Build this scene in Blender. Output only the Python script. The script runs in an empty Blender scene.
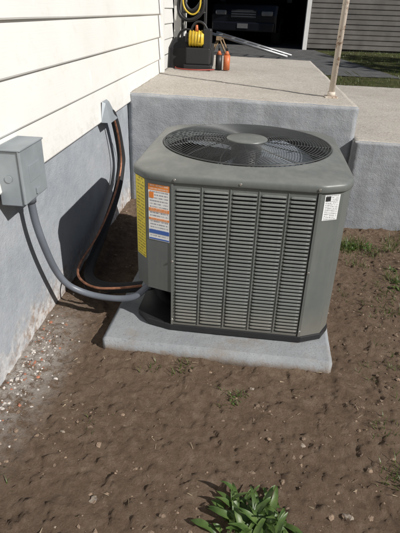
import bpy, bmesh, math, random
import numpy as np
from mathutils import Vector, Matrix, noise
random.seed(7); np.random.seed(7)
scene=bpy.context.scene
rad=math.radians

# ------------------------------------------------------------------ materials
def nmat(name):
    m=bpy.data.materials.new(name); m.use_nodes=True
    nt=m.node_tree; b=nt.nodes['Principled BSDF']
    return m,nt,b
def N(nt,t,**kw):
    n=nt.nodes.new(t)
    for k,v in kw.items():
        if k in n.inputs: n.inputs[k].default_value=v
        else: setattr(n,k,v)
    return n
def ramp(nt,fac,stops):
    r=nt.nodes.new('ShaderNodeValToRGB')
    e=r.color_ramp.elements
    while len(e)<len(stops): e.new(.5)
    for i,(p,c) in enumerate(stops):
        e[i].position=p; e[i].color=(*c,1) if len(c)==3 else c
    nt.links.new(fac,r.inputs[0]); return r.outputs[0]
def mix(nt,f,a,b,mode='MIX'):
    m=nt.nodes.new('ShaderNodeMix'); m.data_type='RGBA'; m.blend_type=mode
    for sock,v in ((m.inputs[0],f),(m.inputs[6],a),(m.inputs[7],b)):
        if hasattr(v,'is_output'): nt.links.new(v,sock)
        elif isinstance(v,(tuple,list)): sock.default_value=(*v,1) if len(v)==3 else v
        else: sock.default_value=v
    return m.outputs[2]
def math_(nt,op,a,b=None,c=None):
    m=nt.nodes.new('ShaderNodeMath'); m.operation=op
    for i,v in enumerate((a,b,c)):
        if v is None: continue
        if hasattr(v,'is_output'): nt.links.new(v,m.inputs[i])
        else: m.inputs[i].default_value=v
    return m.outputs[0]
def clamp_(nt,v):
    k=N(nt,'ShaderNodeClamp'); nt.links.new(v,k.inputs[0]); return k.outputs[0]
def noise_(nt,vec,scale,detail=4,rough=.55):
    n=N(nt,'ShaderNodeTexNoise'); n.inputs['Scale'].default_value=scale
    n.inputs['Detail'].default_value=detail; n.inputs['Roughness'].default_value=rough
    if vec is not None: nt.links.new(vec,n.inputs['Vector'])
    return n.outputs['Fac']
def objco(nt):
    return nt.nodes.new('ShaderNodeTexCoord').outputs['Object']
def bump(nt,b,h,strength=.3,dist=.01):
    n=nt.nodes.new('ShaderNodeBump'); n.inputs['Strength'].default_value=strength
    n.inputs['Distance'].default_value=dist
    nt.links.new(h,n.inputs['Height']); nt.links.new(n.outputs[0],b.inputs['Normal'])
def simple(name,col,rough=.5,metal=0,var=.15,scale=8,bs=.0,bscale=60,spec=.5):
    m,nt,b=nmat(name)
    co=objco(nt)
    f=noise_(nt,co,scale,5)
    lo=tuple(c*(1-var) for c in col); hi=tuple(min(1,c*(1+var)) for c in col)
    nt.links.new(ramp(nt,f,[(.3,lo),(.7,hi)]),b.inputs['Base Color'])
    b.inputs['Roughness'].default_value=rough; b.inputs['Metallic'].default_value=metal
    b.inputs['Specular IOR Level'].default_value=spec
    if bs>0: bump(nt,b,noise_(nt,co,bscale,5),bs,.01)
    return m

def m_acpaint():
    m,nt,b=nmat('ac_paint')
    co=objco(nt)
    f=noise_(nt,co,5,7,.7)
    c=ramp(nt,f,[(.25,(.104,.115,.109)),(.75,(.132,.143,.135))])
    mp=N(nt,'ShaderNodeMapping'); mp.inputs['Scale'].default_value=(40,40,2.5); nt.links.new(co,mp.inputs[0])
    c=mix(nt,ramp(nt,noise_(nt,mp.outputs[0],1,4),[(.5,(0,0,0)),(.8,(.25,.25,.25))]),c,(.20,.20,.185))
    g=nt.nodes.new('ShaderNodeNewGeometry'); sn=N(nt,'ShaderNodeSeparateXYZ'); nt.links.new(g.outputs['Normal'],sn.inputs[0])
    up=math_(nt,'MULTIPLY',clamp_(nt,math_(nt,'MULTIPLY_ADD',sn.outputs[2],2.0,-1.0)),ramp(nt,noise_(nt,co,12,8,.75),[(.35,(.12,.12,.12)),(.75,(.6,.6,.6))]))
    c=mix(nt,up,c,(.29,.285,.26))  # upward faces lightened: sun on the lid put into the paint colour
    sx=N(nt,'ShaderNodeSeparateXYZ'); nt.links.new(co,sx.inputs[0])
    d=math_(nt,'MULTIPLY_ADD',sx.outputs[2],-4.5,1.2)
    d=math_(nt,'MULTIPLY',d,noise_(nt,co,14,6,.75)); d=math_(nt,'MAXIMUM',d,0.0); d=math_(nt,'MINIMUM',d,.30)
    c=mix(nt,d,c,(.21,.175,.135))
    nt.links.new(c,b.inputs['Base Color'])
    nt.links.new(math_(nt,'MULTIPLY_ADD',f,.35,.22),b.inputs['Roughness'])
    h=math_(nt,'ADD',noise_(nt,co,350,2),math_(nt,'MULTIPLY',noise_(nt,co,4,2),6.0))
    bump(nt,b,h,.10,.002)
    return m
M_AC=m_acpaint()
M_ACDARK=simple('ac_slot_dark',(.007,.008,.008),.7,spec=.2)
M_BLACK=simple('black_plastic',(.016,.016,.017),.5)
M_WIRE=simple('guard_wire',(.085,.09,.088),.4,.3)
M_RUB=simple('pipe_insulation',(.018,.018,.02),.8,bs=.3)
M_CONDUIT=simple('grey_conduit',(.13,.145,.17),.4)
M_COPPER=simple('copper',(.34,.155,.09),.5,.6,var=.45,scale=30)
M_BOX=simple('galv_grey_paint',(.27,.30,.32),.4,.15,var=.14)
M_FANBL=simple('fan_blade',(.50,.55,.62),.28,.6)
M_SCREW=simple('screw',(.55,.55,.52),.35,.9)
M_ORANGE=simple('orange_label',(.75,.22,.03),.5,var=.05)
M_BLUE=simple('blue_label',(.05,.12,.38),.5,var=.05)
def m_text(name,bg,fg,rows,cols):
    m,nt,b=nmat(name)
    uv=nt.nodes.new('ShaderNodeTexCoord').outputs['UV']
    s=N(nt,'ShaderNodeSeparateXYZ'); nt.links.new(uv,s.inputs[0])
    v=math_(nt,'MULTIPLY',s.outputs[1],rows)
    fr=math_(nt,'FRACT',v); fl=math_(nt,'FLOOR',v)
    on=math_(nt,'MULTIPLY',math_(nt,'GREATER_THAN',fr,.3),math_(nt,'LESS_THAN',fr,.75))
    c=N(nt,'ShaderNodeCombineXYZ'); nt.links.new(math_(nt,'MULTIPLY',s.outputs[0],cols),c.inputs[0]); nt.links.new(math_(nt,'MULTIPLY',fl,7.3),c.inputs[1])
    let=math_(nt,'GREATER_THAN',noise_(nt,c.outputs[0],1.0,2),.46)
    mx=math_(nt,'MULTIPLY',math_(nt,'GREATER_THAN',s.outputs[0],.07),math_(nt,'LESS_THAN',s.outputs[0],.93))
    mk=math_(nt,'MULTIPLY',math_(nt,'MULTIPLY',on,let),mx)
    nt.links.new(mix(nt,mk,bg,fg),b.inputs['Base Color']); b.inputs['Roughness'].default_value=.45
    return m
M_TXT=m_text('label_text',(.80,.80,.78),(.30,.30,.32),17,40)
M_TXTY=m_text('energy_label_text',(.80,.64,.05),(.34,.27,.02),26,11)
M_TXTB=m_text('rating_plate_text',(.74,.76,.76),(.20,.20,.21),14,40)
M_TXTO=m_text('warning_label_text',(.75,.24,.04),(.7,.5,.4),2,24)

def m_siding():
    m,nt,b=nmat('vinyl_siding')
    co=objco(nt)
    f=noise_(nt,co,2.0,4)
    mp=N(nt,'ShaderNodeMapping'); mp.inputs['Scale'].default_value=(3,1.2,60)
    nt.links.new(co,mp.inputs[0])
    g=noise_(nt,mp.outputs[0],3,5)
    c=ramp(nt,f,[(.3,(.75,.74,.70)),(.7,(.81,.80,.765))])
    c=mix(nt,ramp(nt,noise_(nt,co,9,7,.75),[(.55,(0,0,0)),(.85,(.35,.35,.35))]),c,(.50,.46,.38))
    s=N(nt,'ShaderNodeSeparateXYZ'); nt.links.new(co,s.inputs[0])
    lo=math_(nt,'MULTIPLY_ADD',s.outputs[2],-5.0,4.9); lo=math_(nt,'MULTIPLY',clamp_(nt,lo),ramp(nt,noise_(nt,co,16,7,.75),[(.48,(0,0,0)),(.75,(.6,.6,.6))]))
    c=mix(nt,lo,c,(.42,.36,.28))
    nt.links.new(c,b.inputs['Base Color']); b.inputs['Roughness'].default_value=.5
    h=math_(nt,'ADD',g,math_(nt,'MULTIPLY',noise_(nt,co,3,2),3.0))
    bump(nt,b,h,.15,.004)
    return m
M_SID=m_siding()
def m_found():
    m,nt,b=nmat('painted_parging')
    co=objco(nt)
    s=N(nt,'ShaderNodeSeparateXYZ'); nt.links.new(co,s.inputs[0])
    f=noise_(nt,co,4,8,.7)
    c=ramp(nt,f,[(.25,(.25,.275,.31)),(.5,(.33,.355,.385)),(.78,(.41,.43,.455))])
    sp=noise_(nt,co,45,4,.7)
    c=mix(nt,ramp(nt,sp,[(.60,(0,0,0)),(.75,(.5,.5,.5))]),c,(.50,.51,.51))
    c=mix(nt,ramp(nt,noise_(nt,co,1.7,9,.75),[(.56,(0,0,0)),(.70,(.45,.45,.45))]),c,(.22,.225,.23))
    low=math_(nt,'MULTIPLY_ADD',s.outputs[2],-6.0,1.1)
    n2=noise_(nt,co,11,8,.75)
    k=math_(nt,'MULTIPLY_ADD',n2,4.5,-2.2); k=math_(nt,'ADD',k,low); k=math_(nt,'MULTIPLY',k,.8)
    kc=clamp_(nt,math_(nt,'MULTIPLY',k,math_(nt,'GREATER_THAN',low,-.6)))
    c=mix(nt,kc,c,mix(nt,ramp(nt,noise_(nt,co,30,5),[(.42,(0,0,0)),(.62,(1,1,1))]),(.62,.60,.58),(.30,.22,.165)))
    nt.links.new(c,b.inputs['Base Color']); b.inputs['Roughness'].default_value=.85
    h=math_(nt,'ADD',noise_(nt,co,28,8,.7),math_(nt,'MULTIPLY',noise_(nt,co,140,3),.5))
    h=math_(nt,'ADD',h,math_(nt,'MULTIPLY',noise_(nt,co,5,3),1.5))
    bump(nt,b,h,.5,.012)
    return m
M_FOUND=m_found()
def m_patio():
    m,nt,b=nmat('patio_concrete')
    co=objco(nt)
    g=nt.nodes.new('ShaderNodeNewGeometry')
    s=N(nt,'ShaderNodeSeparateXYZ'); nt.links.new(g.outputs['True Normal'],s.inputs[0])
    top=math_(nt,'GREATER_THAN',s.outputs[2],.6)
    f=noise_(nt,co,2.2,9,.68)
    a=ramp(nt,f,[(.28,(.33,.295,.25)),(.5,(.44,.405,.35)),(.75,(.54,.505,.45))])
    v=N(nt,'ShaderNodeTexVoronoi'); v.inputs['Scale'].default_value=120; nt.links.new(co,v.inputs['Vector'])
    sc=N(nt,'ShaderNodeSeparateColor'); nt.links.new(v.outputs['Color'],sc.inputs[0])
    a=mix(nt,.36,a,ramp(nt,sc.outputs[0],[(.1,(.19,.165,.14)),(.5,(.43,.39,.34)),(.9,(.66,.62,.56))]))
    a=mix(nt,ramp(nt,noise_(nt,co,1.1,9,.75),[(.52,(0,0,0)),(.66,(.5,.5,.5))]),a,(.25,.215,.17))
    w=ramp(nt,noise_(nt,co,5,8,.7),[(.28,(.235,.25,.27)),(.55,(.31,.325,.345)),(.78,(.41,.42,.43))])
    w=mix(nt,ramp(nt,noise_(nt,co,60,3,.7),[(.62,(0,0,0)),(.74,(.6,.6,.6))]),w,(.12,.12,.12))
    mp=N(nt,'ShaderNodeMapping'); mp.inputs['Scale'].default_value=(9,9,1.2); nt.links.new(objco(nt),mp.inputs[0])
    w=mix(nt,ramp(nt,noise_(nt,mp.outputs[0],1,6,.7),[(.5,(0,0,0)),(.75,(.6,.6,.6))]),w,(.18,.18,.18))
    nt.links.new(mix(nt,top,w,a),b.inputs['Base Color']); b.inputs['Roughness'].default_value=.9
    h=math_(nt,'ADD',noise_(nt,co,30,8,.7),math_(nt,'MULTIPLY',noise_(nt,co,160,3),.6))
    bump(nt,b,h,.5,.012)
    return m
M_PATIO=m_patio()
def m_pad():
    m,nt,b=nmat('pad_concrete')
    co=objco(nt)
    c=ramp(nt,noise_(nt,co,5,8,.65),[(.25,(.215,.23,.242)),(.75,(.315,.33,.34))])
    c=mix(nt,ramp(nt,noise_(nt,co,110,3,.7),[(.58,(0,0,0)),(.70,(.8,.8,.8))]),c,(.13,.125,.115))
    s=N(nt,'ShaderNodeSeparateXYZ'); nt.links.new(co,s.inputs[0])
    d=math_(nt,'MULTIPLY_ADD',s.outputs[2],-28,1.35); d=math_(nt,'ADD',d,math_(nt,'MULTIPLY_ADD',noise_(nt,co,20,8,.75),3.2,-1.6))
    c=mix(nt,math_(nt,'MULTIPLY',clamp_(nt,d),.8),c,(.20,.15,.11))
    c=mix(nt,ramp(nt,noise_(nt,co,6,9,.78),[(.52,(0,0,0)),(.68,(.6,.6,.6))]),c,(.23,.185,.14))
    nt.links.new(c,b.inputs['Base Color']); b.inputs['Roughness'].default_value=.9
    bump(nt,b,noise_(nt,co,70,7,.7),.5,.006)
    return m
M_PAD=m_pad()
def m_ground():
    m,nt,b=nmat('dirt_and_lawn')
    co=objco(nt)
    f=noise_(nt,co,1.6,10,.72)
    c=ramp(nt,f,[(.25,(.135,.092,.063)),(.5,(.225,.158,.110)),(.75,(.32,.24,.172))])
    f2=noise_(nt,co,20,10,.78)
    c=mix(nt,.50,c,ramp(nt,f2,[(.30,(.085,.057,.039)),(.5,(.225,.158,.110)),(.72,(.42,.33,.245))]))
    f3=noise_(nt,co,150,4,.7)
    c=mix(nt,ramp(nt,f3,[(.62,(0,0,0)),(.72,(.5,.5,.5))]),c,(.42,.34,.27))
    c=mix(nt,ramp(nt,noise_(nt,co,90,5,.78),[(.60,(0,0,0)),(.72,(.7,.7,.7))]),c,(.06,.041,.028))
    s=N(nt,'ShaderNodeSeparateXYZ'); nt.links.new(co,s.inputs[0])
    mx=math_(nt,'MULTIPLY_ADD',s.outputs[0],-6.5,-4.5); my=math_(nt,'MULTIPLY_ADD',math_(nt,'ABSOLUTE',math_(nt,'SUBTRACT',s.outputs[1],1.6)),-1.8,1.1)
    dd=math_(nt,'MULTIPLY',clamp_(nt,mx),clamp_(nt,my))
    dd=math_(nt,'MULTIPLY',dd,ramp(nt,noise_(nt,co,22,9,.8),[(.42,(0,0,0)),(.54,(1,1,1))]))
    c=mix(nt,dd,c,(.60,.55,.50))
    y=math_(nt,'MULTIPLY_ADD',s.outputs[1],1.2,-5.6); y=math_(nt,'ADD',y,math_(nt,'MULTIPLY_ADD',noise_(nt,co,2.5,5),1.5,-.75))
    g=ramp(nt,noise_(nt,co,5,8,.7),[(.3,(.045,.05,.02)),(.55,(.10,.10,.045)),(.8,(.19,.165,.09))])
    c=mix(nt,clamp_(nt,y),c,g)
    nt.links.new(c,b.inputs['Base Color']); b.inputs['Roughness'].default_value=.95
    b.inputs['Specular IOR Level'].default_value=.10
    h=math_(nt,'ADD',noise_(nt,co,34,10,.80),math_(nt,'MULTIPLY',noise_(nt,co,130,5,.8),.5))
    bump(nt,b,h,1.0,.026)
    return m
M_GROUND=m_ground()
M_STONE=simple('pebble_stone',(.27,.225,.18),.9,var=.5,scale=9,bs=.4,bscale=150)
M_CLOD=simple('soil_clod',(.225,.16,.112),.95,var=.4,scale=14,bs=.8,bscale=120)
M_CHALK=simple('mortar_crumbs',(.50,.46,.42),.9,var=.35,scale=30,bs=.5)
M_BRICK=simple('brick_chips',(.34,.14,.085),.9,var=.35,scale=30,bs=.5)
def m_leaf(name,a,bb,c3,trans=.25):
    m,nt,b=nmat(name)
    co=objco(nt)
    nt.links.new(ramp(nt,noise_(nt,co,25,4),[(.3,a),(.55,bb),(.8,c3)]),b.inputs['Base Color'])
    b.inputs['Roughness'].default_value=.45
    tr=N(nt,'ShaderNodeBsdfTranslucent'); tr.inputs['Color'].default_value=(bb[0]*1.6,bb[1]*1.8,bb[2],1)
    ms=N(nt,'ShaderNodeMixShader'); ms.inputs[0].default_value=trans
    out=nt.nodes['Material Output']
    nt.links.new(b.outputs[0],ms.inputs[1]); nt.links.new(tr.outputs[0],ms.inputs[2]); nt.links.new(ms.outputs[0],out.inputs[0])
    return m
M_LEAF=m_leaf('leaf_green',(.040,.080,.018),(.085,.14,.035),(.17,.22,.065))
M_GRASS=m_leaf('grass_green',(.045,.07,.014),(.09,.12,.03),(.20,.18,.08))
M_TREE=m_leaf('tree_leaf',(.02,.035,.01),(.045,.07,.02),(.09,.11,.03))
M_DRY=simple('dry_stalks',(.34,.27,.18),.9,var=.5,scale=20)
M_ASPH=simple('driveway_asphalt',(.085,.085,.083),.9,var=.35,scale=6,bs=.4)
M_WHITE=simple('white_trim',(.76,.75,.72),.5,var=.06)
M_ROOF=simple('roof_shingle',(.07,.065,.06),.9,var=.3,scale=20)
M_GSID=simple('garage_siding',(.115,.105,.095),.7,var=.25,scale=3)  # siding colour lowered so it carries the deep shade on the garage
M_DARKIN=simple('garage_interior',(.022,.019,.016),.9)
M_CAR=simple('car_paint',(.010,.011,.015),.2,.2)
M_GLASS=simple('car_glass',(.01,.012,.014),.06)
M_TIRE=simple('tyre',(.015,.015,.015),.85)
M_CHROME=simple('chrome',(.45,.45,.46),.25,1)
M_LAMPG=simple('headlamp',(.22,.22,.22),.15,.4)  # lamp tone darkened to put the garage shade into the colour
def m_post():
    m,nt,b=nmat('peeling_post_paint')
    co=objco(nt)
    c=mix(nt,ramp(nt,noise_(nt,co,18,7,.75),[(.55,(0,0,0)),(.62,(1,1,1))]),(.60,.53,.45),(.26,.16,.10))
    nt.links.new(c,b.inputs['Base Color']); b.inputs['Roughness'].default_value=.7
    bump(nt,b,noise_(nt,co,60,4),.4,.004)
    return m
M_POST=m_post()
M_YTOOL=simple('yellow_tool_paint',(.62,.44,.04),.4)
M_OTOOL=simple('orange_cap',(.50,.14,.05),.45)
M_RED=simple('red_hose',(.28,.05,.035),.6)
M_WOOD=simple('weathered_wood',(.28,.19,.11),.8,var=.4,scale=15)
M_ALU=simple('aluminium',(.45,.45,.45),.4,.8)
M_BARK=simple('bark',(.09,.07,.05),.95,var=.4,bs=.6)

# ------------------------------------------------------------------ helpers
def obj(name,verts,faces,mat=None,parent=None,smooth=False,mats=None,fm=None):
    me=bpy.data.meshes.new(name); me.from_pydata([tuple(v) for v in verts],[],[tuple(f) for f in faces]); me.update()
    o=bpy.data.objects.new(name,me); scene.collection.objects.link(o)
    if mats:
        for m in mats: me.materials.append(m)
        if fm is not None: me.polygons.foreach_set('material_index',fm)
    elif mat: me.materials.append(mat)
    if smooth: me.polygons.foreach_set('use_smooth',[True]*len(me.polygons))
    if parent: o.parent=parent
    return o
def empty(name,loc=(0,0,0),rot=(0,0,0)):
    e=bpy.data.objects.new(name,None); e.location=loc; e.rotation_euler=rot; scene.collection.objects.link(e); return e
BOXF=[(0,3,2,1),(4,5,6,7),(0,1,5,4),(1,2,6,5),(2,3,7,6),(3,0,4,7)]
def boxv(x0,x1,y0,y1,z0,z1):
    return [(x0,y0,z0),(x1,y0,z0),(x1,y1,z0),(x0,y1,z0),(x0,y0,z1),(x1,y0,z1),(x1,y1,z1),(x0,y1,z1)]
def bx(name,x0,x1,y0,y1,z0,z1,mat,parent=None,bev=0.0):
    o=obj(name,boxv(x0,x1,y0,y1,z0,z1),BOXF,mat,parent)
    if bev>0:
        m=o.modifiers.new('b','BEVEL'); m.width=bev; m.segments=2
    return o
def cyl(name,p0,p1,r0,r1,mat,parent=None,n=24,caps=True):
    p0=Vector(p0);p1=Vector(p1);d=(p1-p0).normalized()
    a=d.orthogonal().normalized(); b=d.cross(a)
    vs=[];fs=[]
    for p,r in((p0,r0),(p1,r1)):
        for i in range(n):
            t=2*math.pi*i/n; vs.append(p+a*math.cos(t)*r+b*math.sin(t)*r)
    for i in range(n): fs.append((i,(i+1)%n,n+(i+1)%n,n+i))
    if caps: fs.append(tuple(range(n-1,-1,-1))); fs.append(tuple(range(n,2*n)))
    o=obj(name,vs,fs,mat,parent)
    for p in o.data.polygons:
        if len(p.vertices)==4: p.use_smooth=True
    return o
def tube(name,pts,r,mat,parent=None):
    cu=bpy.data.curves.new(name,'CURVE'); cu.dimensions='3D'; cu.bevel_depth=r; cu.bevel_resolution=3; cu.resolution_u=10
    cu.use_fill_caps=True
    s=cu.splines.new('NURBS'); s.points.add(len(pts)-1)
    for i,p in enumerate(pts): s.points[i].co=(*p,1)
    s.order_u=3; s.use_endpoint_u=True
    cu.materials.append(mat)
    o=bpy.data.objects.new(name,cu); scene.collection.objects.link(o)
    if parent: o.parent=parent
    return o
class MB:
    def __init__(s): s.v=[];s.f=[];s.m=[]
    def add(s,vs,fs,mi=0):
        o=len(s.v); s.v+= [tuple(v) for v in vs]; s.f+=[tuple(i+o for i in f) for f in fs]; s.m+=[mi]*len(fs)
    def make(s,name,mats,parent=None,smooth=False): return obj(name,s.v,s.f,None,parent,smooth,mats,s.m)
def sstep(a,b,x):
    t=max(0,min(1,(x-a)/(b-a))); return t*t*(3-2*t)

# ------------------------------------------------------------------ camera
psi,pit,rol=rad(5.1),rad(28.0),rad(2.0)
fh=Vector((-math.sin(psi),math.cos(psi),0))
F=fh*math.cos(pit)+Vector((0,0,-math.sin(pit)))
R0=Vector((math.cos(psi),math.sin(psi),0)); U0=fh*math.sin(pit)+Vector((0,0,math.cos(pit)))
R=R0*math.cos(rol)+U0*math.sin(rol); U=U0*math.cos(rol)-R0*math.sin(rol)
cd=bpy.data.cameras.new('camera'); cam=bpy.data.objects.new('camera',cd); scene.collection.objects.link(cam)
cam.matrix_world=Matrix(((R.x,U.x,-F.x,0),(R.y,U.y,-F.y,0),(R.z,U.z,-F.z,1.45),(0,0,0,1)))
cd.sensor_fit='VERTICAL'; cd.sensor_height=24; cd.lens=485/533*24; cd.clip_start=.05; cd.clip_end=2000
scene.camera=cam

# ------------------------------------------------------------------ light
sd=Vector((.50,-.28,.42)).normalized()
sl=bpy.data.lights.new('sun','SUN'); sl.energy=5.0; sl.angle=rad(.5); sl.color=(1,.965,.92)
so=bpy.data.objects.new('sun',sl); scene.collection.objects.link(so); so.location=(5,-3,6)
so.rotation_euler=sd.to_track_quat('Z','Y').to_euler()
w=bpy.data.worlds.new('World'); scene.world=w; w.use_nodes=True
nt=w.node_tree; bg=nt.nodes['Background']
sky=nt.nodes.new('ShaderNodeTexSky'); sky.sky_type='NISHITA'; sky.sun_disc=False
sky.sun_elevation=math.asin(sd.z); sky.sun_rotation=math.atan2(sd.x,sd.y)
nt.links.new(sky.outputs[0],bg.inputs[0]); bg.inputs[1].default_value=.05
scene.view_settings.view_transform='Standard'; scene.view_settings.look='None'; scene.view_settings.exposure=0

# ------------------------------------------------------------------ ground
def gz(x,y):
    z=.55*sstep(4.2,5.8,y)
    z-=.08*sstep(2.5,3.5,y)*sstep(.3,.9,x)*(1-sstep(4.2,5.,y))
    z+=.03*math.exp(-((x+.95)/.12)**2)*(1-sstep(3,4,y))
    if -6<x<8 and -3<y<9:
        a=noise.fractal(Vector((x*1.7,y*1.7,0)),1.0,2.0,3)*.014
        b=noise.fractal(Vector((x*9,y*9,3)),.8,2.1,5)*.0105
        c=max(0,noise.fractal(Vector((x*20,y*20,8)),.6,2.0,4)-.02)*.015
        d=noise.noise(Vector((x*50,y*50,2)))*.0032
        z+=a+b+c+d
        dx=max(-.59-x,0,x-.47); dy=max(1.78-y,0,y-2.85); dist=math.hypot(dx,dy)
        z+=.018*math.exp(-(dist/.045)**2)*(.6+1.0*noise.noise(Vector((x*6,y*6,7))))
    return z
def axis(lo,hi,step,far):
    a=list(np.arange(lo,hi,step)); s=step
    l=[];x=lo
    while x>-far: s*=1.22; x-=s; l.append(x)
    r=[];x=a[-1];s=step
    while x<far: s*=1.22; x+=s; r.append(x)
    return l[::-1]+a+r
xs=axis(-1.02,1.65,.0075,700); ys=axis(.55,3.8,.008,700)
nx,ny=len(xs),len(ys)
vs=[(x,y,gz(x,y)) for y in ys for x in xs]
fs=[(j*nx+i,j*nx+i+1,(j+1)*nx+i+1,(j+1)*nx+i) for j in range(ny-1) for i in range(nx-1)]
obj('ground',vs,fs,M_GROUND,smooth=True)

def mkico(sub):
    ico=bmesh.new(); bmesh.ops.create_icosphere(ico,subdivisions=sub,radius=1)
    r=np.array([v.co[:] for v in ico.verts]),[[v.index for v in f.verts] for f in ico.faces]; ico.free(); return r
def scatter(name,mat,count,rf,posf,sink=.3,flat=.65,amp=.45,smooth=True,sub=2,fixed=()):
    iv,ifc=mkico(sub)
    V=[];Fc=[];o=0
    for n_ in range(count+len(fixed)):
        if n_<len(fixed): x,y,r=fixed[n_]
        else: x,y=posf(); r=rf()
        if -.97>x: continue
        if -.60<x<.48 and 1.76<y<2.9: continue
        sc=np.array([random.uniform(.7,1.3),random.uniform(.7,1.3),random.uniform(.5,1)*flat])*r
        ph=random.random()*50
        k=np.array([1+amp*noise.noise(Vector((p[0]*1.6+ph,p[1]*1.6,p[2]*1.6))) for p in iv])
        p=iv*k[:,None]*sc
        a=random.random()*6.28; ca,sa=math.cos(a),math.sin(a)
        q=np.stack([p[:,0]*ca-p[:,1]*sa+x,p[:,0]*sa+p[:,1]*ca+y,p[:,2]+gz(x,y)+r*sink*flat],1)
        V+=q.tolist(); Fc+=[[i+o for i in f] for f in ifc]; o+=len(iv)
    return obj(name,V,Fc,mat,smooth=smooth)
U_=random.uniform
scatter('pebbles',M_STONE,60,lambda: .003+.007*random.random()**3,lambda:(U_(-1,1.9),U_(.5,3.7)),-.1,smooth=False,amp=.7,
        fixed=((.10,1.62,.012),(.42,1.06,.018),(-.62,1.28,.012),(-.42,1.02,.012),(.86,1.3,.013)))
def clodpos():
    while True:
        x,y=U_(-1,1.7),U_(.55,3.7)
        if noise.noise(Vector((x*3.5,y*3.5,4)))>U_(-.35,.4): return x,y
scatter('soil_clods',M_CLOD,4200,lambda: .002+.009*random.random()**6,clodpos,.0,amp=.9,smooth=False,sub=1)
scatter('mortar_debris',M_CHALK,420,lambda: .0012+.007*random.random()**4,lambda:(-.93+abs(random.gauss(0,.07)),random.gauss(1.62,.22)),.0,smooth=False,amp=.8,sub=1)
scatter('brick_chips',M_BRICK,45,lambda: .0025+.008*random.random()**2,lambda:(-.93+abs(random.gauss(0,.06)),random.gauss(1.65,.2)),.0,smooth=False,amp=.6,sub=1)

# ------------------------------------------------------------------ house
house=empty('white_house')
def laps(name,p,d,n,L,z0,z1,mat,exp=.2,out=.03,depth=.016,parent=None):
    mb=MB(); z=z0
    p=Vector((*p,0)); d=Vector((*d,0)); n=Vector((*n,0))
    ns=max(2,int(L/.12)) if L<12.5 else 60
    r=0
    while z<z1:
        zt=min(z+exp,z1); r+=1
        prof=[(0,z),(out-.004,z-.001),(out,z+.006),(out-.001,z+.02),(out-depth*.6,z+(zt-z)*.6),(out-depth,zt-.004),(out-depth-.004,zt)]
        vs=[];m=len(prof)
        for k in range(ns+1):
            q=p+d*(L*k/ns)
            wv=noise.noise(Vector((L*k/ns*1.3,r*4.1,1)))*.0024
            for j,(o_,zz) in enumerate(prof): vs.append(q+n*(o_+(wv if 0<j else 0))+Vector((0,0,zz+(wv*.8 if 0<j<4 else 0))))
        mb.add(vs,[(k*m+i,k*m+i+1,(k+1)*m+i+1,(k+1)*m+i) for k in range(ns) for i in range(m-1)])
        z=zt
    return mb.make(name,[mat],parent)
FX=-.95; HY=5.25
bx('foundation',-9,FX,-6,HY-.02,-.4,.815,M_FOUND,house)
bx('wall_core',-9,FX+.001,-6,HY-.03,.815,3.3,M_WHITE,house)
laps('siding_east',(FX,-6),(0,1),(1,0),HY+6-.05,.80,3.3,M_SID,exp=.197,parent=house)
laps('siding_north',(-9,HY-.03),(1,0),(0,1),8.05,.82,3.3,M_SID,exp=.197,parent=house)
bx('corner_board',FX-.06,FX+.045,HY-.06,HY+.03,.86,3.3,M_WHITE,house,.004)
bx('sill_flashing',FX-.01,FX+.012,-6,HY-.07,.792,.80,M_WHITE,house)
for yy,zz in((2.9,.997),(4.1,1.194),(2.2,1.391)):
    bx('siding_overlap',FX+.012,FX+.0285,yy,yy+.002,zz+.01,zz+.12,M_WHITE,house)
obj('roof',[(-.65,-6.4,3.3),(-.65,HY+.4,3.3),(-5,HY+.4,5.2),(-5,-6.4,5.2),(-9.3,-6.4,3.3),(-9.3,HY+.4,3.3),
            (-.65,-6.4,3.18),(-.65,HY+.4,3.18),(-9.3,-6.4,3.18),(-9.3,HY+.4,3.18)],
    [(0,1,2,3),(3,2,5,4),(0,6,7,1),(4,5,9,8),(6,8,9,7),(1,7,9,5,2),(0,3,4,8,6)],M_ROOF,house)
pc=empty('porch_column')
bx('shaft',-.93,-.80,6.05,6.18,.90,3.15,M_WHITE,pc,.006)
bx('base',-.95,-.78,6.03,6.20,.80,.90,M_WHITE,pc,.006)
bx('capital',-.95,-.78,6.03,6.20,3.1,3.18,M_WHITE,pc,.006)
bx('rear_wing',-9,-1.3,HY+.0,8.2,.3,3.2,M_WHITE,house)
laps('siding_wing',(-1.3,HY+.03),(0,1),(1,0),8.2-HY-.03,.85,3.1,M_SID,exp=.197,parent=house)

# ------------------------------------------------------------------ patio
def block(name,x0,x1,y0,y1,z0,zl,zr,mat,amp=.004):
    bm=bmesh.new()
    vs=[bm.verts.new(v) for v in [(x0,y0,z0),(x1,y0,z0),(x1,y1,z0),(x0,y1,z0),(x0,y0,zl),(x1,y0,zr),(x1,y1,zr),(x0,y1,zl)]]
    for f in BOXF: bm.faces.new([vs[i] for i in f])
    bmesh.ops.bevel(bm,geom=list(bm.edges),offset=.010,segments=2,affect='EDGES')
    bmesh.ops.subdivide_edges(bm,edges=[e for e in bm.edges if e.calc_length()>.2],cuts=60,use_grid_fill=True)
    bmesh.ops.recalc_face_normals(bm,faces=bm.faces)
    for v in bm.verts:
        v.co+=noise.noise_vector(v.co*5)*amp+noise.noise_vector(v.co*22)*amp*.8
    me=bpy.data.meshes.new(name); bm.to_mesh(me); bm.free(); me.materials.append(mat)
    me.polygons.foreach_set('use_smooth',[True]*len(me.polygons))
    o=bpy.data.objects.new(name,me); scene.collection.objects.link(o); return o
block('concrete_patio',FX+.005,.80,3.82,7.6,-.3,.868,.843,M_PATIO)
block('concrete_landing',.79,3.0,3.74,7.0,-.3,.61,.60,M_PATIO)

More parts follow.
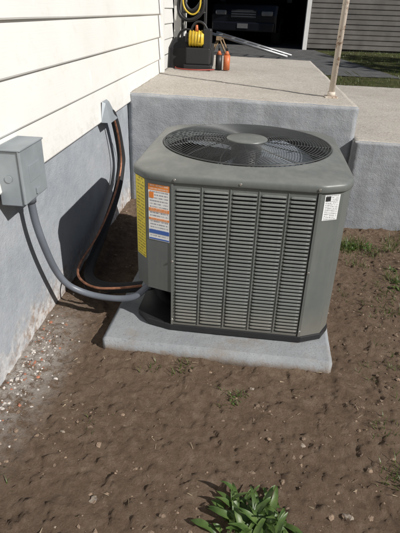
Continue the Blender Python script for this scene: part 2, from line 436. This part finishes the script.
# ------------------------------------------------------------------ pad
bm=bmesh.new()
bmesh.ops.create_cube(bm,size=1)
for v in bm.verts:
    v.co=Vector((v.co.x*1.06,v.co.y*1.09,(.072 if v.co.z>0 else -.04)))
bmesh.ops.bevel(bm,geom=list(bm.edges),offset=.006,segments=2,affect='EDGES')
bmesh.ops.subdivide_edges(bm,edges=[e for e in bm.edges if e.calc_length()>.2],cuts=90,use_grid_fill=True)
for v in bm.verts: v.co+=noise.noise_vector(v.co*5)*.003+noise.noise_vector(v.co*45)*.0014
me=bpy.data.meshes.new('concrete_pad'); bm.to_mesh(me); bm.free(); me.materials.append(M_PAD)
me.polygons.foreach_set('use_smooth',[True]*len(me.polygons))
pad=bpy.data.objects.new('concrete_pad',me); scene.collection.objects.link(pad)
pad.location=(-.063,2.322,0); pad.rotation_euler=(0,0,rad(-1.7))

# ------------------------------------------------------------------ AC
ac=empty('air_conditioner',(-.005,2.385,0),(0,0,rad(-1.2)))
A=(-.285,-.485);B=(.325,-.485);C=(.42,-.44);D=(.458,-.365);E=(.458,.37);Fp=(.40,.46);G=(.30,.50);H=(-.30,.50);I=(-.41,.45);J=(-.465,.37);K=(-.465,-.375);L=(-.40,-.45)
poly=[A,B,C,D,E,Fp,G,H,I,J,K,L]
def prism(name,pl,z0,z1,mat,bev=0.004):
    n=len(pl)
    vs=[(x,y,z0) for x,y in pl]+[(x,y,z1) for x,y in pl]
    fs=[(i,(i+1)%n,n+(i+1)%n,n+i) for i in range(n)]+[tuple(range(n-1,-1,-1)),tuple(range(n,2*n))]
    o=obj(name,vs,fs,mat,ac)
    if bev: m=o.modifiers.new('b','BEVEL'); m.width=bev; m.segments=2
    return o
LOW=.285
polylow=[(-.283,-.483),B,C,D,E,Fp,G,H,I,J,(-.463,-.12),(-.275,-.24)]
def shell(name,pl,z0,z1,mat):
    n=len(pl)
    vs=[(x,y,z0) for x,y in pl]+[(x,y,z1) for x,y in pl]
    return obj(name,vs,[(i,(i+1)%n,n+(i+1)%n,n+i) for i in range(n)],mat,ac)
TOP=.818
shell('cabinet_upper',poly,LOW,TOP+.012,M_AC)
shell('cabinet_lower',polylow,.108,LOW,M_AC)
obj('cabinet_shelf',[(-.465,-.12,LOW),(-.275,-.24,LOW),(-.285,-.485,LOW),(-.40,-.45,LOW),(-.465,-.375,LOW)],[(0,1,2,3,4)],M_BLACK,ac)
obj('valve_recess_shade',[(-.4632,-.1225,.11),(-.278,-.2425,.11),(-.2852,-.482,.11),(-.4632,-.1225,LOW-.002),(-.278,-.2425,LOW-.002),(-.2852,-.482,LOW-.002)],[(0,3,4,1),(1,4,5,2)],M_ACDARK,ac)  # near-black sheets over the recess walls, painting in its shade
sc=lambda pl,k:[(x*k,y*k) for x,y in pl]
prism('base_pan',sc(poly,1.012),.078,.110,M_BLACK,.004)
for i,(x,y) in enumerate(((-.33,-.36),(.33,-.36),(.33,.36),(-.33,.36))): bx('foot_%d'%(i+1),x-.05,x+.05,y-.05,y+.05,.066,.08,M_BLACK,ac)
def rpoly(t,pl):
    dx,dy=math.cos(t),math.sin(t); best=0
    for i in range(len(pl)):
        x0,y0=pl[i];x1,y1=pl[(i+1)%len(pl)]
        ex,ey=x1-x0,y1-y0; den=dx*ey-dy*ex
        if abs(den)<1e-9: continue
        s=(x0*ey-y0*ex)/den; u=(x0*dy-y0*dx)/den
        if s>0 and -1e-6<=u<=1+1e-6: best=max(best,s)
    return best
NN=256
rr=[rpoly(2*math.pi*i/NN,poly) for i in range(NN)]
rr=[sum(rr[(i+k)%NN] for k in (-1,0,1))/3 for i in range(NN)]
CR=.408
prof=[('o',.002,.812),('o',.009,.813),('o',.012,.818),('o',.012,.838),('o',.009,.844),('o',.002,.849),('o',-.010,.852),('m',.6,.866),('c',.014,.871),('c',.006,.876),('c',-.001,.876),('c',-.007,.870),('c',-.008,.82)]
vs=[]
for kind,a,z in prof:
    for i in range(NN):
        t=2*math.pi*i/NN
        if kind=='o': r=rr[i]+a
        elif kind=='c': r=CR+a
        else: r=(rr[i]-.010)*(1-a)+(CR+.014)*a
        vs.append((r*math.cos(t),r*math.sin(t)+(.008 if kind=='c' else (.004 if kind=='m' else 0)),z))
fs=[(k*NN+i,k*NN+(i+1)%NN,(k+1)*NN+(i+1)%NN,(k+1)*NN+i) for k in range(len(prof)-1) for i in range(NN)]
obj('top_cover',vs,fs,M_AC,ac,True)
def ringtube(name,prf,mat,n=64):
    vs=[(r*math.cos(2*math.pi*i/n),r*math.sin(2*math.pi*i/n)+.008,z) for r,z in prf for i in range(n)]
    fs=[(k*n+i,k*n+(i+1)%n,(k+1)*n+(i+1)%n,(k+1)*n+i) for k in range(len(prf)-1) for i in range(n)]
    return obj(name,vs,fs,mat,ac,True)
ringtube('fan_shroud',[(CR-.009,.83),(CR-.03,.76),(CR-.03,.60),(.001,.35)],M_BLACK)
mbw=MB()
def wire_ring(r,z,wr=.0017,n=96,m=5):
    vs=[]
    for i in range(n):
        t=2*math.pi*i/n
        for j in range(m):
            a=2*math.pi*j/m
            vs.append(((r+wr*math.cos(a))*math.cos(t),(r+wr*math.cos(a))*math.sin(t)+.008,z+wr*math.sin(a)))
    fs=[(i*m+j,((i+1)%n)*m+j,((i+1)%n)*m+(j+1)%m,i*m+(j+1)%m) for i in range(n) for j in range(m)]
    mbw.add(vs,fs)
gzf=lambda r:.880+.018*(1-(r/CR)**2)
for k in range(23):
    r=.095+k*(CR-.100)/22; wire_ring(r,gzf(r),.0017 if k<22 else .0035)
def wire_poly(pts,wr=.0022,m=5):
    vs=[]
    for i,p in enumerate(pts):
        q=Vector(pts[min(i+1,len(pts)-1)])-Vector(pts[max(i-1,0)]); q.normalize()
        a=q.cross(Vector((0,0,1))).normalized(); b=a.cross(q)
        for j in range(m):
            t=2*math.pi*j/m; vs.append(Vector(p)+a*math.cos(t)*wr+b*math.sin(t)*wr)
    mbw.add(vs,[(i*m+j,(i+1)*m+j,(i+1)*m+(j+1)%m,i*m+(j+1)%m) for i in range(len(pts)-1) for j in range(m)])
for k in range(14):
    t=2*math.pi*(k+.3)/14
    wire_poly([((.07+s*(CR-.07)/10)*math.cos(t+.03*s),(.07+s*(CR-.07)/10)*math.sin(t+.03*s)+.008,gzf(.07+s*(CR-.07)/10)-.004) for s in range(11)],.0026)
mbw.make('fan_guard',[M_WIRE],ac,True)
ringtube('guard_hub',[(.100,gzf(.1)-.004),(.100,gzf(.1)+.002),(.094,gzf(.1)+.005),(.03,gzf(.0)+.006),(.0005,gzf(0)+.006)],M_AC)
cyl('fan_motor',(0,0,.62),(0,0,.86),.075,.075,M_BLACK,ac)
cyl('fan_hub',(0,0,.75),(0,0,.775),.09,.09,M_FANBL,ac)
for k in range(4):
    t0=2*math.pi*k/4+.75; vs=[];nr,na=9,9
    for i in range(nr):
        r=.075+i*(.368-.075)/(nr-1); w_=.35+.35*math.sin(i/(nr-1)*math.pi*.6)
        for j in range(na):
            s=j/(na-1)-.5; t=t0+s*w_*1.7-(.25*i/(nr-1)); vs.append((r*math.cos(t),r*math.sin(t)+.008,.790+s*.085-.02*s*s))
    fs=[(i*na+j,(i+1)*na+j,(i+1)*na+j+1,i*na+j+1) for i in range(nr-1) for j in range(na-1)]
    obj('fan_blade_%d'%(k+1),vs,fs,M_FANBL,ac,True)
def louvers(name,p,q,z0,z1,cols,marg,gap,pitch=.0180):
    p=Vector((*p,0));q=Vector((*q,0));d=(q-p);Lh=d.length;d.normalize();n=Vector((d.y,-d.x,0))
    mb=MB()
    cw=(Lh-2*marg-(cols-1)*gap)/cols
    K_=9
    rows=int(round((z1-z0)/pitch))
    end=lambda u:math.sqrt(max(0,1-(abs(2*u-1))**8))
    us=[.5-.5*math.cos(math.pi*i/(K_-1)) for i in range(K_)]
    for c in range(cols):
        s0=marg+c*(cw+gap)
        for r in range(rows):
            z=z0+r*pitch
            lo=[];hi=[]
            for u in us:
                s=s0+cw*u
                h=.0042*(.25+.75*end(u))
                lo.append(p+d*s+n*.0015+Vector((0,0,z-h-.0010))); hi.append(p+d*s+n*.0015+Vector((0,0,z+h)))
            mb.add(lo+hi,[(i,i+1,K_+i+1,K_+i) for i in range(K_-1)],1)  # near-black strip on the panel paints the shade in each louver slot
            rowsP=[]
            jz=random.gauss(0,.0002)
            for (zz,oo) in ((.0124,.0003),(.0106,.0030),(.0072,.0058),(.0036,.0070),(.0026,.0058)):
                rowsP.append([p+d*(s0+cw*u)+n*(.0004+oo*end(u))+Vector((0,0,jz+z+.0026+(zz-.0026)*(.45+.55*end(u)))) for u in us])
            vv=[x for rw in rowsP for x in rw]
            mb.add(vv,[(k*K_+i+1,k*K_+i,(k+1)*K_+i,(k+1)*K_+i+1) for k in range(len(rowsP)-1) for i in range(K_-1)],0)
        if c<cols-1:
            s=s0+cw+gap/2
            a=p+d*(s-.003);b=p+d*(s+.003);m_=p+d*s+n*.0035
            zv=lambda v,z:v+Vector((0,0,z))
            mb.add([zv(a,z0-.01),zv(m_,z0-.01),zv(b,z0-.01),zv(a,z1+.005),zv(m_,z1+.005),zv(b,z1+.005)],[(0,1,4,3),(1,2,5,4)],0)
    return mb.make(name,[M_AC,M_ACDARK],ac,False)
louvers('louvers_front',A,B,.130,.800,5,.018,.016)
louvers('louvers_right',D,E,.130,.800,6,.025,.018)
louvers('louvers_back',G,H,.130,.800,5,.025,.018)
louvers('louvers_left',J,(-.465,-.10),.30,.800,4,.025,.018)
def strip(name,p,q,s0,s1,z0,z1,off,mat,th=.002):
    p=Vector((*p,0));q=Vector((*q,0));d=(q-p).normalized();n=Vector((d.y,-d.x,0))
    a=p+d*s0+n*off; b=p+d*s1+n*off
    vs=[a+Vector((0,0,z0)),b+Vector((0,0,z0)),b+Vector((0,0,z1)),a+Vector((0,0,z1))]
    vs+=[v-n*th for v in vs]
    o=obj(name,vs,[(0,1,2,3),(1,0,4,5),(2,1,5,6),(3,2,6,7),(0,3,7,4)],mat,ac)
    uvl=o.data.uv_layers.new(name='UV'); uvc=[(0,0),(1,0),(1,1),(0,1)]
    for li in range(4): uvl.data[li].uv=uvc[li]
    return o
strip('corner_post_right',A,B,.599,.610,.11,.811,.004,M_AC,.006)
strip('corner_post_left',A,B,.0,.009,.11,.811,.004,M_AC,.006)
strip('seam_right',A,B,.595,.598,.11,.811,.0012,M_ACDARK,.001)
def lab(name,z0,z1,mat,s0=.010,s1=.112,off=.0015,f=(L,A)): strip(name,f[0],f[1],s0,s1,z0,z1,off,mat,.001)
DZ=.032
lab('label_warning_header',.735+DZ,.762+DZ,M_TXTO)
lab('label_sheet',.505+DZ,.7345+DZ,M_TXT)
lab('label_warning_triangle',.700+DZ,.726+DZ,M_ORANGE,.014,.036,.0025)
lab('label_orange_band',.640+DZ,.655+DZ,M_TXTO,.012,.110,.0025)
lab('label_orange_band',.600+DZ,.610+DZ,M_TXTO,.012,.110,.0025)
lab('label_blue_band',.536+DZ,.554+DZ,M_BLUE,.012,.110,.0025)
lab('label_blue_band',.508+DZ,.514+DZ,M_BLUE,.012,.110,.0025)
lab('energy_label',.40+DZ,.775+DZ,M_TXTY,.006,.088,.0015,(K,L))
lab('rating_plate',.660+DZ,.770+DZ,M_TXTB,.018,.088,.0015,(B,C))
lab('rating_plate_bar',.745+DZ,.764+DZ,M_BLACK,.022,.045,.0025,(B,C))
def screw(x,y,z): cyl('screw',(x,y,z),(x,y-.006,z),.006,.005,M_SCREW,ac,12)
for x in (-.27,.0,.315): screw(x,-.494,.829)
for x,z in((-.2795,.14),(-.2795,.45),(.319,.14),(.319,.45)): screw(x,-.488,z)
cyl('service_valve',(-.40,-.30,.20),(-.30,-.27,.20),.016,.016,M_COPPER,ac)
cyl('conduit_fitting',(-.43,-.37,.235),(-.40,-.36,.30),.024,.024,M_BOX,ac)

# ------------------------------------------------------------------ lines
lineset=empty('refrigerant_line_set')
tube('suction_line_insulation',[(-1.0,3.12,.83),(-.90,3.14,.86),(-.885,3.20,.80),(-.885,3.30,.62),(-.885,3.34,.45),(-.875,3.15,.30),(-.865,2.75,.18),(-.85,2.40,.13),(-.80,2.2,.14),(-.66,2.10,.16),(-.52,2.08,.19),(-.40,2.12,.20),(-.33,2.16,.20)],.027,M_RUB,lineset)
tube('liquid_line_copper',[(-1.0,3.10,.84),(-.89,3.10,.86),(-.865,3.14,.80),(-.86,3.22,.62),(-.86,3.24,.45),(-.86,3.0,.31),(-.86,2.6,.21),(-.86,2.25,.21),(-.82,2.1,.21),(-.72,2.04,.19),(-.60,2.03,.205),(-.45,2.07,.215),(-.35,2.13,.21)],.0065,M_COPPER,lineset)
tube('control_wire',[(-1.0,3.14,.84),(-.90,3.18,.87),(-.87,3.22,.75),(-.88,3.40,.55),(-.88,3.42,.40),(-.89,3.0,.23),(-.88,2.5,.15),(-.84,2.2,.09),(-.72,2.12,.10),(-.55,2.12,.15),(-.42,2.12,.22)],.004,M_RUB,lineset)
tube('pipe_drop_insulation',[(-.36,2.10,.28),(-.385,2.06,.24),(-.37,2.05,.17),(-.33,2.10,.12)],.024,M_RUB,lineset)
obj('wall_flashing',[(-.92,3.02,.80),(-.92,3.2,.80),(-.92,3.16,.92),(-.92,3.06,.92),(-.86,3.03,.80),(-.86,3.19,.80),(-.90,3.15,.91),(-.90,3.07,.91)],[(0,4,7,3),(4,5,6,7),(5,1,2,6),(3,7,6,2)],M_BOX,lineset)
dis=empty('electrical_disconnect_box')
bx('enclosure',-.93,-.838,1.685,1.885,.752,.965,M_BOX,dis,.004)
bx('door_cover',-.838,-.826,1.678,1.892,.76,.972,M_BOX,dis,.005)
bx('top_hood',-.93,-.822,1.676,1.894,.9665,.974,M_BOX,dis,.003)
bx('latch',-.826,-.818,1.775,1.80,.775,.80,M_BOX,dis,.002)
bx('door_embossing',-.8265,-.8235,1.735,1.835,.835,.90,M_BOX,dis,.001)
cyl('knockout',(-.885,1.684,.86),(-.885,1.681,.86),.014,.014,M_BOX,dis)
cyl('conduit_nut',(-.88,1.83,.752),(-.88,1.83,.715),.026,.022,M_CONDUIT,dis)
tube('flexible_conduit',[(-.88,1.83,.75),(-.88,1.835,.66),(-.875,1.86,.55),(-.87,1.90,.44),(-.865,1.95,.33),(-.84,2.0,.225),(-.77,2.02,.175),(-.68,2.02,.155),(-.56,2.00,.165),(-.47,1.99,.20),(-.425,2.01,.26)],.0165,M_CONDUIT,dis)

# ------------------------------------------------------------------ post
post=empty('metal_porch_post')
cyl('pole',(.640,4.21,.845),(.665,4.21,3.0),.024,.024,M_POST,post,16)
bx('base_plate',.59,.69,4.155,4.265,.844,.856,M_POST,post,.002)
cyl('collar',(.640,4.21,.855),(.640,4.21,.89),.033,.030,M_POST,post,16)

# ------------------------------------------------------------------ tools on patio
hv=empty('tool_bag',(-.74,5.75,.868))
bo=obj('bag_body',[(-.2,-.12,0),(.2,-.12,0),(.2,.12,0),(-.2,.12,0),(-.19,-.1,.2),(.19,-.1,.2),(.19,.1,.2),(-.19,.1,.2),(-.15,-.03,.30),(.15,-.03,.30),(.15,.03,.30),(-.15,.03,.30)],
    [(0,1,5,4),(1,2,6,5),(2,3,7,6),(3,0,4,7),(4,5,9,8),(5,6,10,9),(6,7,11,10),(7,4,8,11),(8,9,10,11)],M_BLACK,hv)
bo.modifiers.new('b','BEVEL').width=.02
tube('handle',[(-.1,0,.29),(-.08,0,.38),(.08,0,.38),(.1,0,.29)],.012,M_BLACK,hv)
vp=empty('vacuum_pump',(-.60,5.62,.868))
cyl('motor',(-.1,0,.30),(.06,0,.30),.075,.075,M_YTOOL,vp)
for k in range(5): cyl('cooling_fin',(-.09+k*.03,0,.30),(-.083+k*.03,0,.30),.082,.082,M_YTOOL,vp)
bx('housing',.05,.14,-.06,.06,.20,.40,M_BLACK,vp,.015)
cyl('cap',(-.1,0,.30),(-.14,0,.30),.06,.045,M_BLACK,vp)
bx('base',-.15,.15,-.08,.08,.0,.05,M_BLACK,vp,.01)
bx('carry_case',-.13,.13,-.07,.07,.05,.215,M_BLACK,vp,.012)
tube('pump_handle',[(-.08,0,.36),(-.06,0,.46),(.06,0,.46),(.09,0,.38)],.013,M_BLACK,vp)
cyl('oil_port',(-.02,-.02,.37),(-.02,-.02,.43),.018,.012,M_OTOOL,vp)
ht=empty('hand_truck',(-.70,6.0,.86))
for x in(-.13,.13): tube('rail',[(x,0,.05),(x,.02,.5),(x*.95,.05,.85),(x*.8,.08,1.15),(0,.09,1.2)],.016,M_BLACK,ht)
for z in(.3,.55,.8): cyl('crossbar',(-.13,.02,z),(.13,.02,z),.01,.01,M_BLACK,ht)
bx('toe_plate',-.17,.17,-.25,0,.02,.03,M_BLACK,ht)
for x in(-.2,.2): cyl('wheel',(x-.025,.08,.12),(x+.025,.08,.12),.12,.12,M_TIRE,ht)
tube('coiled_hose',[(-.14,-.04,.75),(-.2,-.05,.55),(-.05,-.06,.45),(.12,-.05,.55),(.1,-.05,.78),(-.05,-.06,.82),(-.12,-.05,.65),(0,-.06,.52),(.09,-.06,.66)],.02,M_BLACK,ht)
tube('yellow_hose',[(-.1,-.07,.80),(-.14,-.08,.62),(0,-.09,.5),(.1,-.08,.62),(.06,-.07,.8)],.009,M_YTOOL,ht)
oc=empty('torch_cylinder',(-.38,5.68,.866))
for i,x in enumerate((0,.085)):
    cyl('canister_%d'%(i+1),(x,0,0),(x,0,.15),.035,.035,M_OTOOL if i else M_BLACK,oc); cyl('neck_%d'%(i+1),(x,0,.15),(x,0,.19),.03,.012,M_OTOOL,oc); cyl('valve_%d'%(i+1),(x,0,.19),(x,0,.24),.01,.01,M_BLACK,oc)
tube('charging_hose',[(-.42,5.56,.876),(-.5,5.48,.878),(-.62,5.44,.878),(-.75,5.46,.878),(-.86,5.55,.88),(-.84,5.7,.88)],.007,M_RED)

# ------------------------------------------------------------------ background
obj('driveway',[(-8,8.6,.556),(2.4,8.6,.556),(1.6,14.2,.556),(1.6,24,.556),(-8,24,.556)],[(0,1,2,3,4)],M_ASPH)
gar=empty('detached_garage')
GY=14.5
laps('front_siding',(1.38,GY),(1,0),(0,-1),7.0,.6,3.4,M_GSID,exp=.12,out=.02,depth=.014,parent=gar)
bx('front_wall_core',1.36,8.36,GY+.005,GY+.2,.4,3.4,M_DARKIN,gar)
bx('opening_trim',1.26,1.37,GY-.04,GY+.2,.5,3.0,M_WHITE,gar)
bx('opening_trim_far',-4.2,-4.08,GY-.04,GY+.2,.5,3.0,M_WHITE,gar)
bx('header',-4.4,1.355,GY,GY+.2,2.7,3.4,M_GSID,gar)
bx('left_wall',-4.6,-4.2,GY,22,.4,3.4,M_GSID,gar)
bx('inner_partition',1.375,1.5,GY+.21,22,.4,3.4,M_DARKIN,gar)
bx('back_wall',-4.6,8.36,22,22.2,.4,3.4,M_DARKIN,gar)
bx('right_wall',8.16,8.36,GY+.21,22,.4,3.4,M_GSID,gar)
bx('ceiling',-4.6,8.4,GY+.1,22.2,3.4,3.5,M_DARKIN,gar)
obj('roof',[(-4.9,GY-.4,3.52),(8.7,GY-.4,3.52),(8.7,18.4,5.2),(-4.9,18.4,5.2),(-4.9,22.6,3.52),(8.7,22.6,3.52)],[(0,1,2,3),(3,2,5,4),(0,3,4),(1,5,2),(0,4,5,1)],M_ROOF,gar)
car=empty('parked_car',(.10,17.6,.556),(0,0,rad(-12)))
prof=[(-2.3,.35),(-2.32,.75),(-2.2,1.0),(-1.15,1.10),(-.45,1.62),(1.9,1.66),(2.2,1.1),(2.3,.7),(2.28,.35)]
vs=[]
for sx,s in((-1,0),(-1,1),(1,1),(1,0)):
    for (y,z) in prof:
        tum=0 if z<1.05 else (z-1.05)*.28
        w_=(.93-tum)-(.0 if s==0 else .06)
        vs.append((sx*w_,y*(1 if s==0 else 1.005),z+(.0 if s==0 else .025)))
n=len(prof); fs=[]
for k in range(3):
    for i in range(n-1): fs.append((k*n+i,(k+1)*n+i,(k+1)*n+i+1,k*n+i+1))
fs.append(tuple(range(n))); fs.append(tuple(range(4*n-1,3*n-1,-1)))
fs.append((0,n-1,2*n-1,n)); fs.append((n,2*n-1,3*n-1,2*n)); fs.append((2*n,3*n-1,4*n-1,3*n))
obj('body',vs,fs,M_CAR,car)
obj('windshield',[(-.80,-1.10,1.17),(.80,-1.10,1.17),(.70,-.50,1.64),(-.70,-.50,1.64)],[(0,1,2,3)],M_GLASS,car)
for s in(-1,1):
    obj('side_glass',[(s*.925,-.95,1.14),(s*.925,1.95,1.14),(s*.80,1.8,1.58),(s*.80,-.38,1.58)],[(0,1,2,3)],M_GLASS,car)
    bx('headlamp',s*.66-.16,s*.66+.16,-2.36,-2.28,.76,.88,M_LAMPG,car,.03)
    bx('mirror',s*1.02-.09,s*1.02+.09,-.95,-.85,1.1,1.24,M_CAR,car,.02)
    for y in(-1.45,1.45):
        cyl('tyre',(s*.72,y,.36),(s*.945,y,.36),.36,.36,M_TIRE,car,32); cyl('rim',(s*.93,y,.36),(s*.955,y,.36),.22,.20,M_CHROME,car,20)
bx('grille',-.36,.36,-2.36,-2.30,.68,.90,M_BLACK,car,.01)
for z in(.73,.79,.85): bx('grille_bar',-.35,.35,-2.375,-2.361,z-.008,z+.008,M_CHROME,car)
bx('bumper',-.9,.9,-2.42,-2.28,.36,.60,M_CAR,car,.04)
bx('licence_plate',-.15,.15,-2.435,-2.421,.44,.56,M_LAMPG,car)
lad=empty('extension_ladder')
a=Vector((.75,11.5,.60)); b_=Vector((-.95,12.0,.98)); dd=(b_-a).normalized(); side=dd.cross(Vector((0,0,1))).normalized()*.2
for s in(-1,1): cyl('rail',a+side*s,b_+side*s,.028,.028,M_ALU,lad,8)
for k in range(6):
    p=a+(b_-a)*((k+.5)/6); cyl('rung',p-side,p+side,.016,.016,M_ALU,lad,8)
saw=empty('sawhorse',(-.80,11.96,.556))
bx('beam',-.05,.05,-.45,.45,.30,.37,M_WOOD,saw)
for y in(-.38,.38):
    for s in(-1,1): cyl('leg',(s*.18,y,0),(s*.03,y,.31),.02,.02,M_WOOD,saw,6)

def leafmass(centers,count,size):
    V=[];Fc=[]
    for _ in range(count):
        c,r=random.choice(centers)
        d=Vector((random.gauss(0,1),random.gauss(0,1),random.gauss(0,1))).normalized()*r*(random.random()**.4)
        p=Vector(c)+d
        a=Vector((random.gauss(0,1),random.gauss(0,1),random.gauss(0,1))).normalized(); b=a.orthogonal().normalized()
        s=size*U_(.6,1.4); o=len(V)
        V+=[p-a*s,p+b*s*.5,p+a*s,p-b*s*.5]; Fc.append((o,o+1,o+2,o+3))
    return V,Fc
for tx,ty,th in((-6,27,8),(3,29,9),(11,26,8),(17,20,7),(9.5,7.5,6),(-12,18,8)):
    t=empty('deciduous_tree',(tx,ty,.5))
    cyl('trunk',(0,0,-.2),(0.1,0,th*.5),.22,.13,M_BARK,t,12)
    cs=[]
    for k in range(7):
        an=k*2.4; q=(math.cos(an)*th*.22,math.sin(an)*th*.22,th*(.5+.06*k)); cs.append((q,th*.17))
        cyl('limb',(0.05,0,th*.3+.05*k),q,.08,.03,M_BARK,t,6)
    V,Fc=leafmass(cs,2600,.16); obj('crown',V,Fc,M_TREE,t)

# ------------------------------------------------------------------ vegetation
def blade(V,Fc,x,y,z,h,w_,az,lean,seg=3):
    dx,dy=math.cos(az),math.sin(az); px,py=-dy,dx; o=len(V)
    for k in range(seg+1):
        t=k/seg; ww=w_*(1-t**1.5)*.5+.0002; l=lean*t*t*h
        cx,cy,cz=x+dx*l,y+dy*l,z+h*t*(1-.25*lean*t)
        V.append((cx-px*ww,cy-py*ww,cz)); V.append((cx+px*ww,cy+py*ww,cz))
    for k in range(seg): Fc.append((o+2*k,o+2*k+1,o+2*k+3,o+2*k+2))
V=[];Fc=[]
for _ in range(15000):
    x=U_(.9,9); y=U_(7.02,14.4)
    if x<2.4-(y-8.6)*.14 and y>8.6: continue
    if noise.noise(Vector((x*1.5,y*1.5,0)))<-.15 and random.random()<.7: continue
    blade(V,Fc,x,y,gz(x,y)-.01,U_(.03,.09),.008,U_(0,6.28),U_(.2,1),2)
obj('lawn_grass',V,Fc,M_GRASS)
V=[];Fc=[]
tufts=[(.78,3.28,44,.11),(.74,3.22,24,.09),(.72,3.35,14,.07),(.88,3.38,26,.08),(.95,3.2,26,.07),(1.08,3.3,22,.07),(1.15,3.45,24,.08),(1.15,3.05,22,.07),(.98,2.75,34,.055),(1.05,2.6,22,.055),(.88,2.55,16,.045),(.02,1.56,20,.035),(-.22,1.72,14,.04),(-.36,1.70,10,.03),
       (.62,1.45,16,.035),(.66,1.25,34,.042),(.70,1.18,30,.038),(.60,1.22,18,.03),(.75,1.6,14,.04),(1.25,2.4,20,.06),(1.1,2.0,20,.055),(.95,2.1,16,.045),(-.75,1.05,6,.03),(-.5,1.33,6,.025),(.9,1.9,14,.045),(1.3,2.9,25,.07),(1.3,3.6,30,.08),(.85,2.35,18,.05),(.92,1.62,30,.05),(.80,2.95,20,.055),(.78,1.38,16,.035)]
for x,y,c,h in tufts:
    for _ in range(c*2):
        xx=x+random.gauss(0,.022+h*.25); yy=y+random.gauss(0,.022+h*.25)
        blade(V,Fc,xx,yy,gz(xx,yy)-.003,h*U_(.3,1.2),.004,U_(0,6.28),U_(.2,1.2))
for _ in range(420):
    xx=.5+abs(random.gauss(0,.6)); yy=U_(.7,3.6)
    if noise.noise(Vector((xx*3,yy*3,5)))<.05: continue
    for _k in range(4): blade(V,Fc,xx+U_(-.01,.01),yy+U_(-.01,.01),gz(xx,yy)-.003,U_(.012,.035),.0028,U_(0,6.28),U_(.3,1.3))
obj('grass_tufts',V,Fc,M_GRASS)
V=[];Fc=[]
for _ in range(420):
    xx=U_(-.95,1.9); yy=U_(.6,3.6)
    if -.62<xx<.47 and 1.76<yy<2.9: continue
    o=len(V); az=U_(0,6.28); l=U_(.006,.030); z=gz(xx,yy)+.004; w_=.0009
    dx,dy=math.cos(az)*l,math.sin(az)*l; px,py=-math.sin(az)*w_,math.cos(az)*w_
    V+=[(xx-px,yy-py,z),(xx+px,yy+py,z),(xx+dx+px,yy+dy+py,z+U_(0,.008)),(xx+dx-px,yy+dy-py,z+U_(0,.008))]; Fc.append((o,o+1,o+2,o+3))
obj('dry_twigs',V,Fc,M_DRY)
def leaf(V,Fc,base,az,el,L_,W_,curl):
    o=len(V); seg=8
    dirh=Vector((math.cos(az),math.sin(az),0)); sd_=Vector((-math.sin(az),math.cos(az),0))
    p=Vector(base); e=el
    for k in range(seg+1):
        t=k/seg
        ww=W_*(math.sin(math.pi*min(1,t**.8*.97+.03))**.8)*.5+.001
        up=dirh*(-math.sin(e))+Vector((0,0,math.cos(e)))
        wob=math.sin(t*9+az*3)*.12*W_
        V.append(p-sd_*ww+up*(ww*.35+wob)); V.append(p.copy()); V.append(p+sd_*ww+up*(ww*.35-wob))
        p=p+(dirh*math.cos(e)+sd_*math.sin(az*7+t*3)*.12+Vector((0,0,math.sin(e))))*(L_/seg); e-=curl/seg
    for k in range(seg):
        a=o+3*k; Fc+= [(a,a+1,a+4,a+3),(a+1,a+2,a+5,a+4)]
V=[];Fc=[]
for _ in range(135):
    bx_,by_=.118+random.gauss(0,.048),.985+random.gauss(0,.042)
    az=U_(0,6.28); leaf(V,Fc,(bx_,by_,gz(bx_,by_)-.003),az,U_(.4,1.45),U_(.03,.128),U_(.010,.024),U_(.6,2.3))
obj('leafy_plant',V,Fc,M_LEAF,smooth=True)
V=[];Fc=[]
for x,y,c,l in((.80,3.28,18,.07),(.92,3.3,12,.05),(1.0,2.9,10,.04),(.02,1.55,6,.025),(.68,1.22,10,.025),(1.2,2.7,10,.05),(.95,2.62,10,.04),(.98,2.72,10,.035),(1.25,3.3,12,.06)):
    for _ in range(c):
        xx=x+random.gauss(0,.02);yy=y+random.gauss(0,.02)
        leaf(V,Fc,(xx,yy,gz(xx,yy)),U_(0,6.28),U_(.3,1.2),l*U_(.6,1.2),l*.25,U_(.4,1.4))
obj('broadleaf_weeds',V,Fc,M_LEAF,smooth=True)
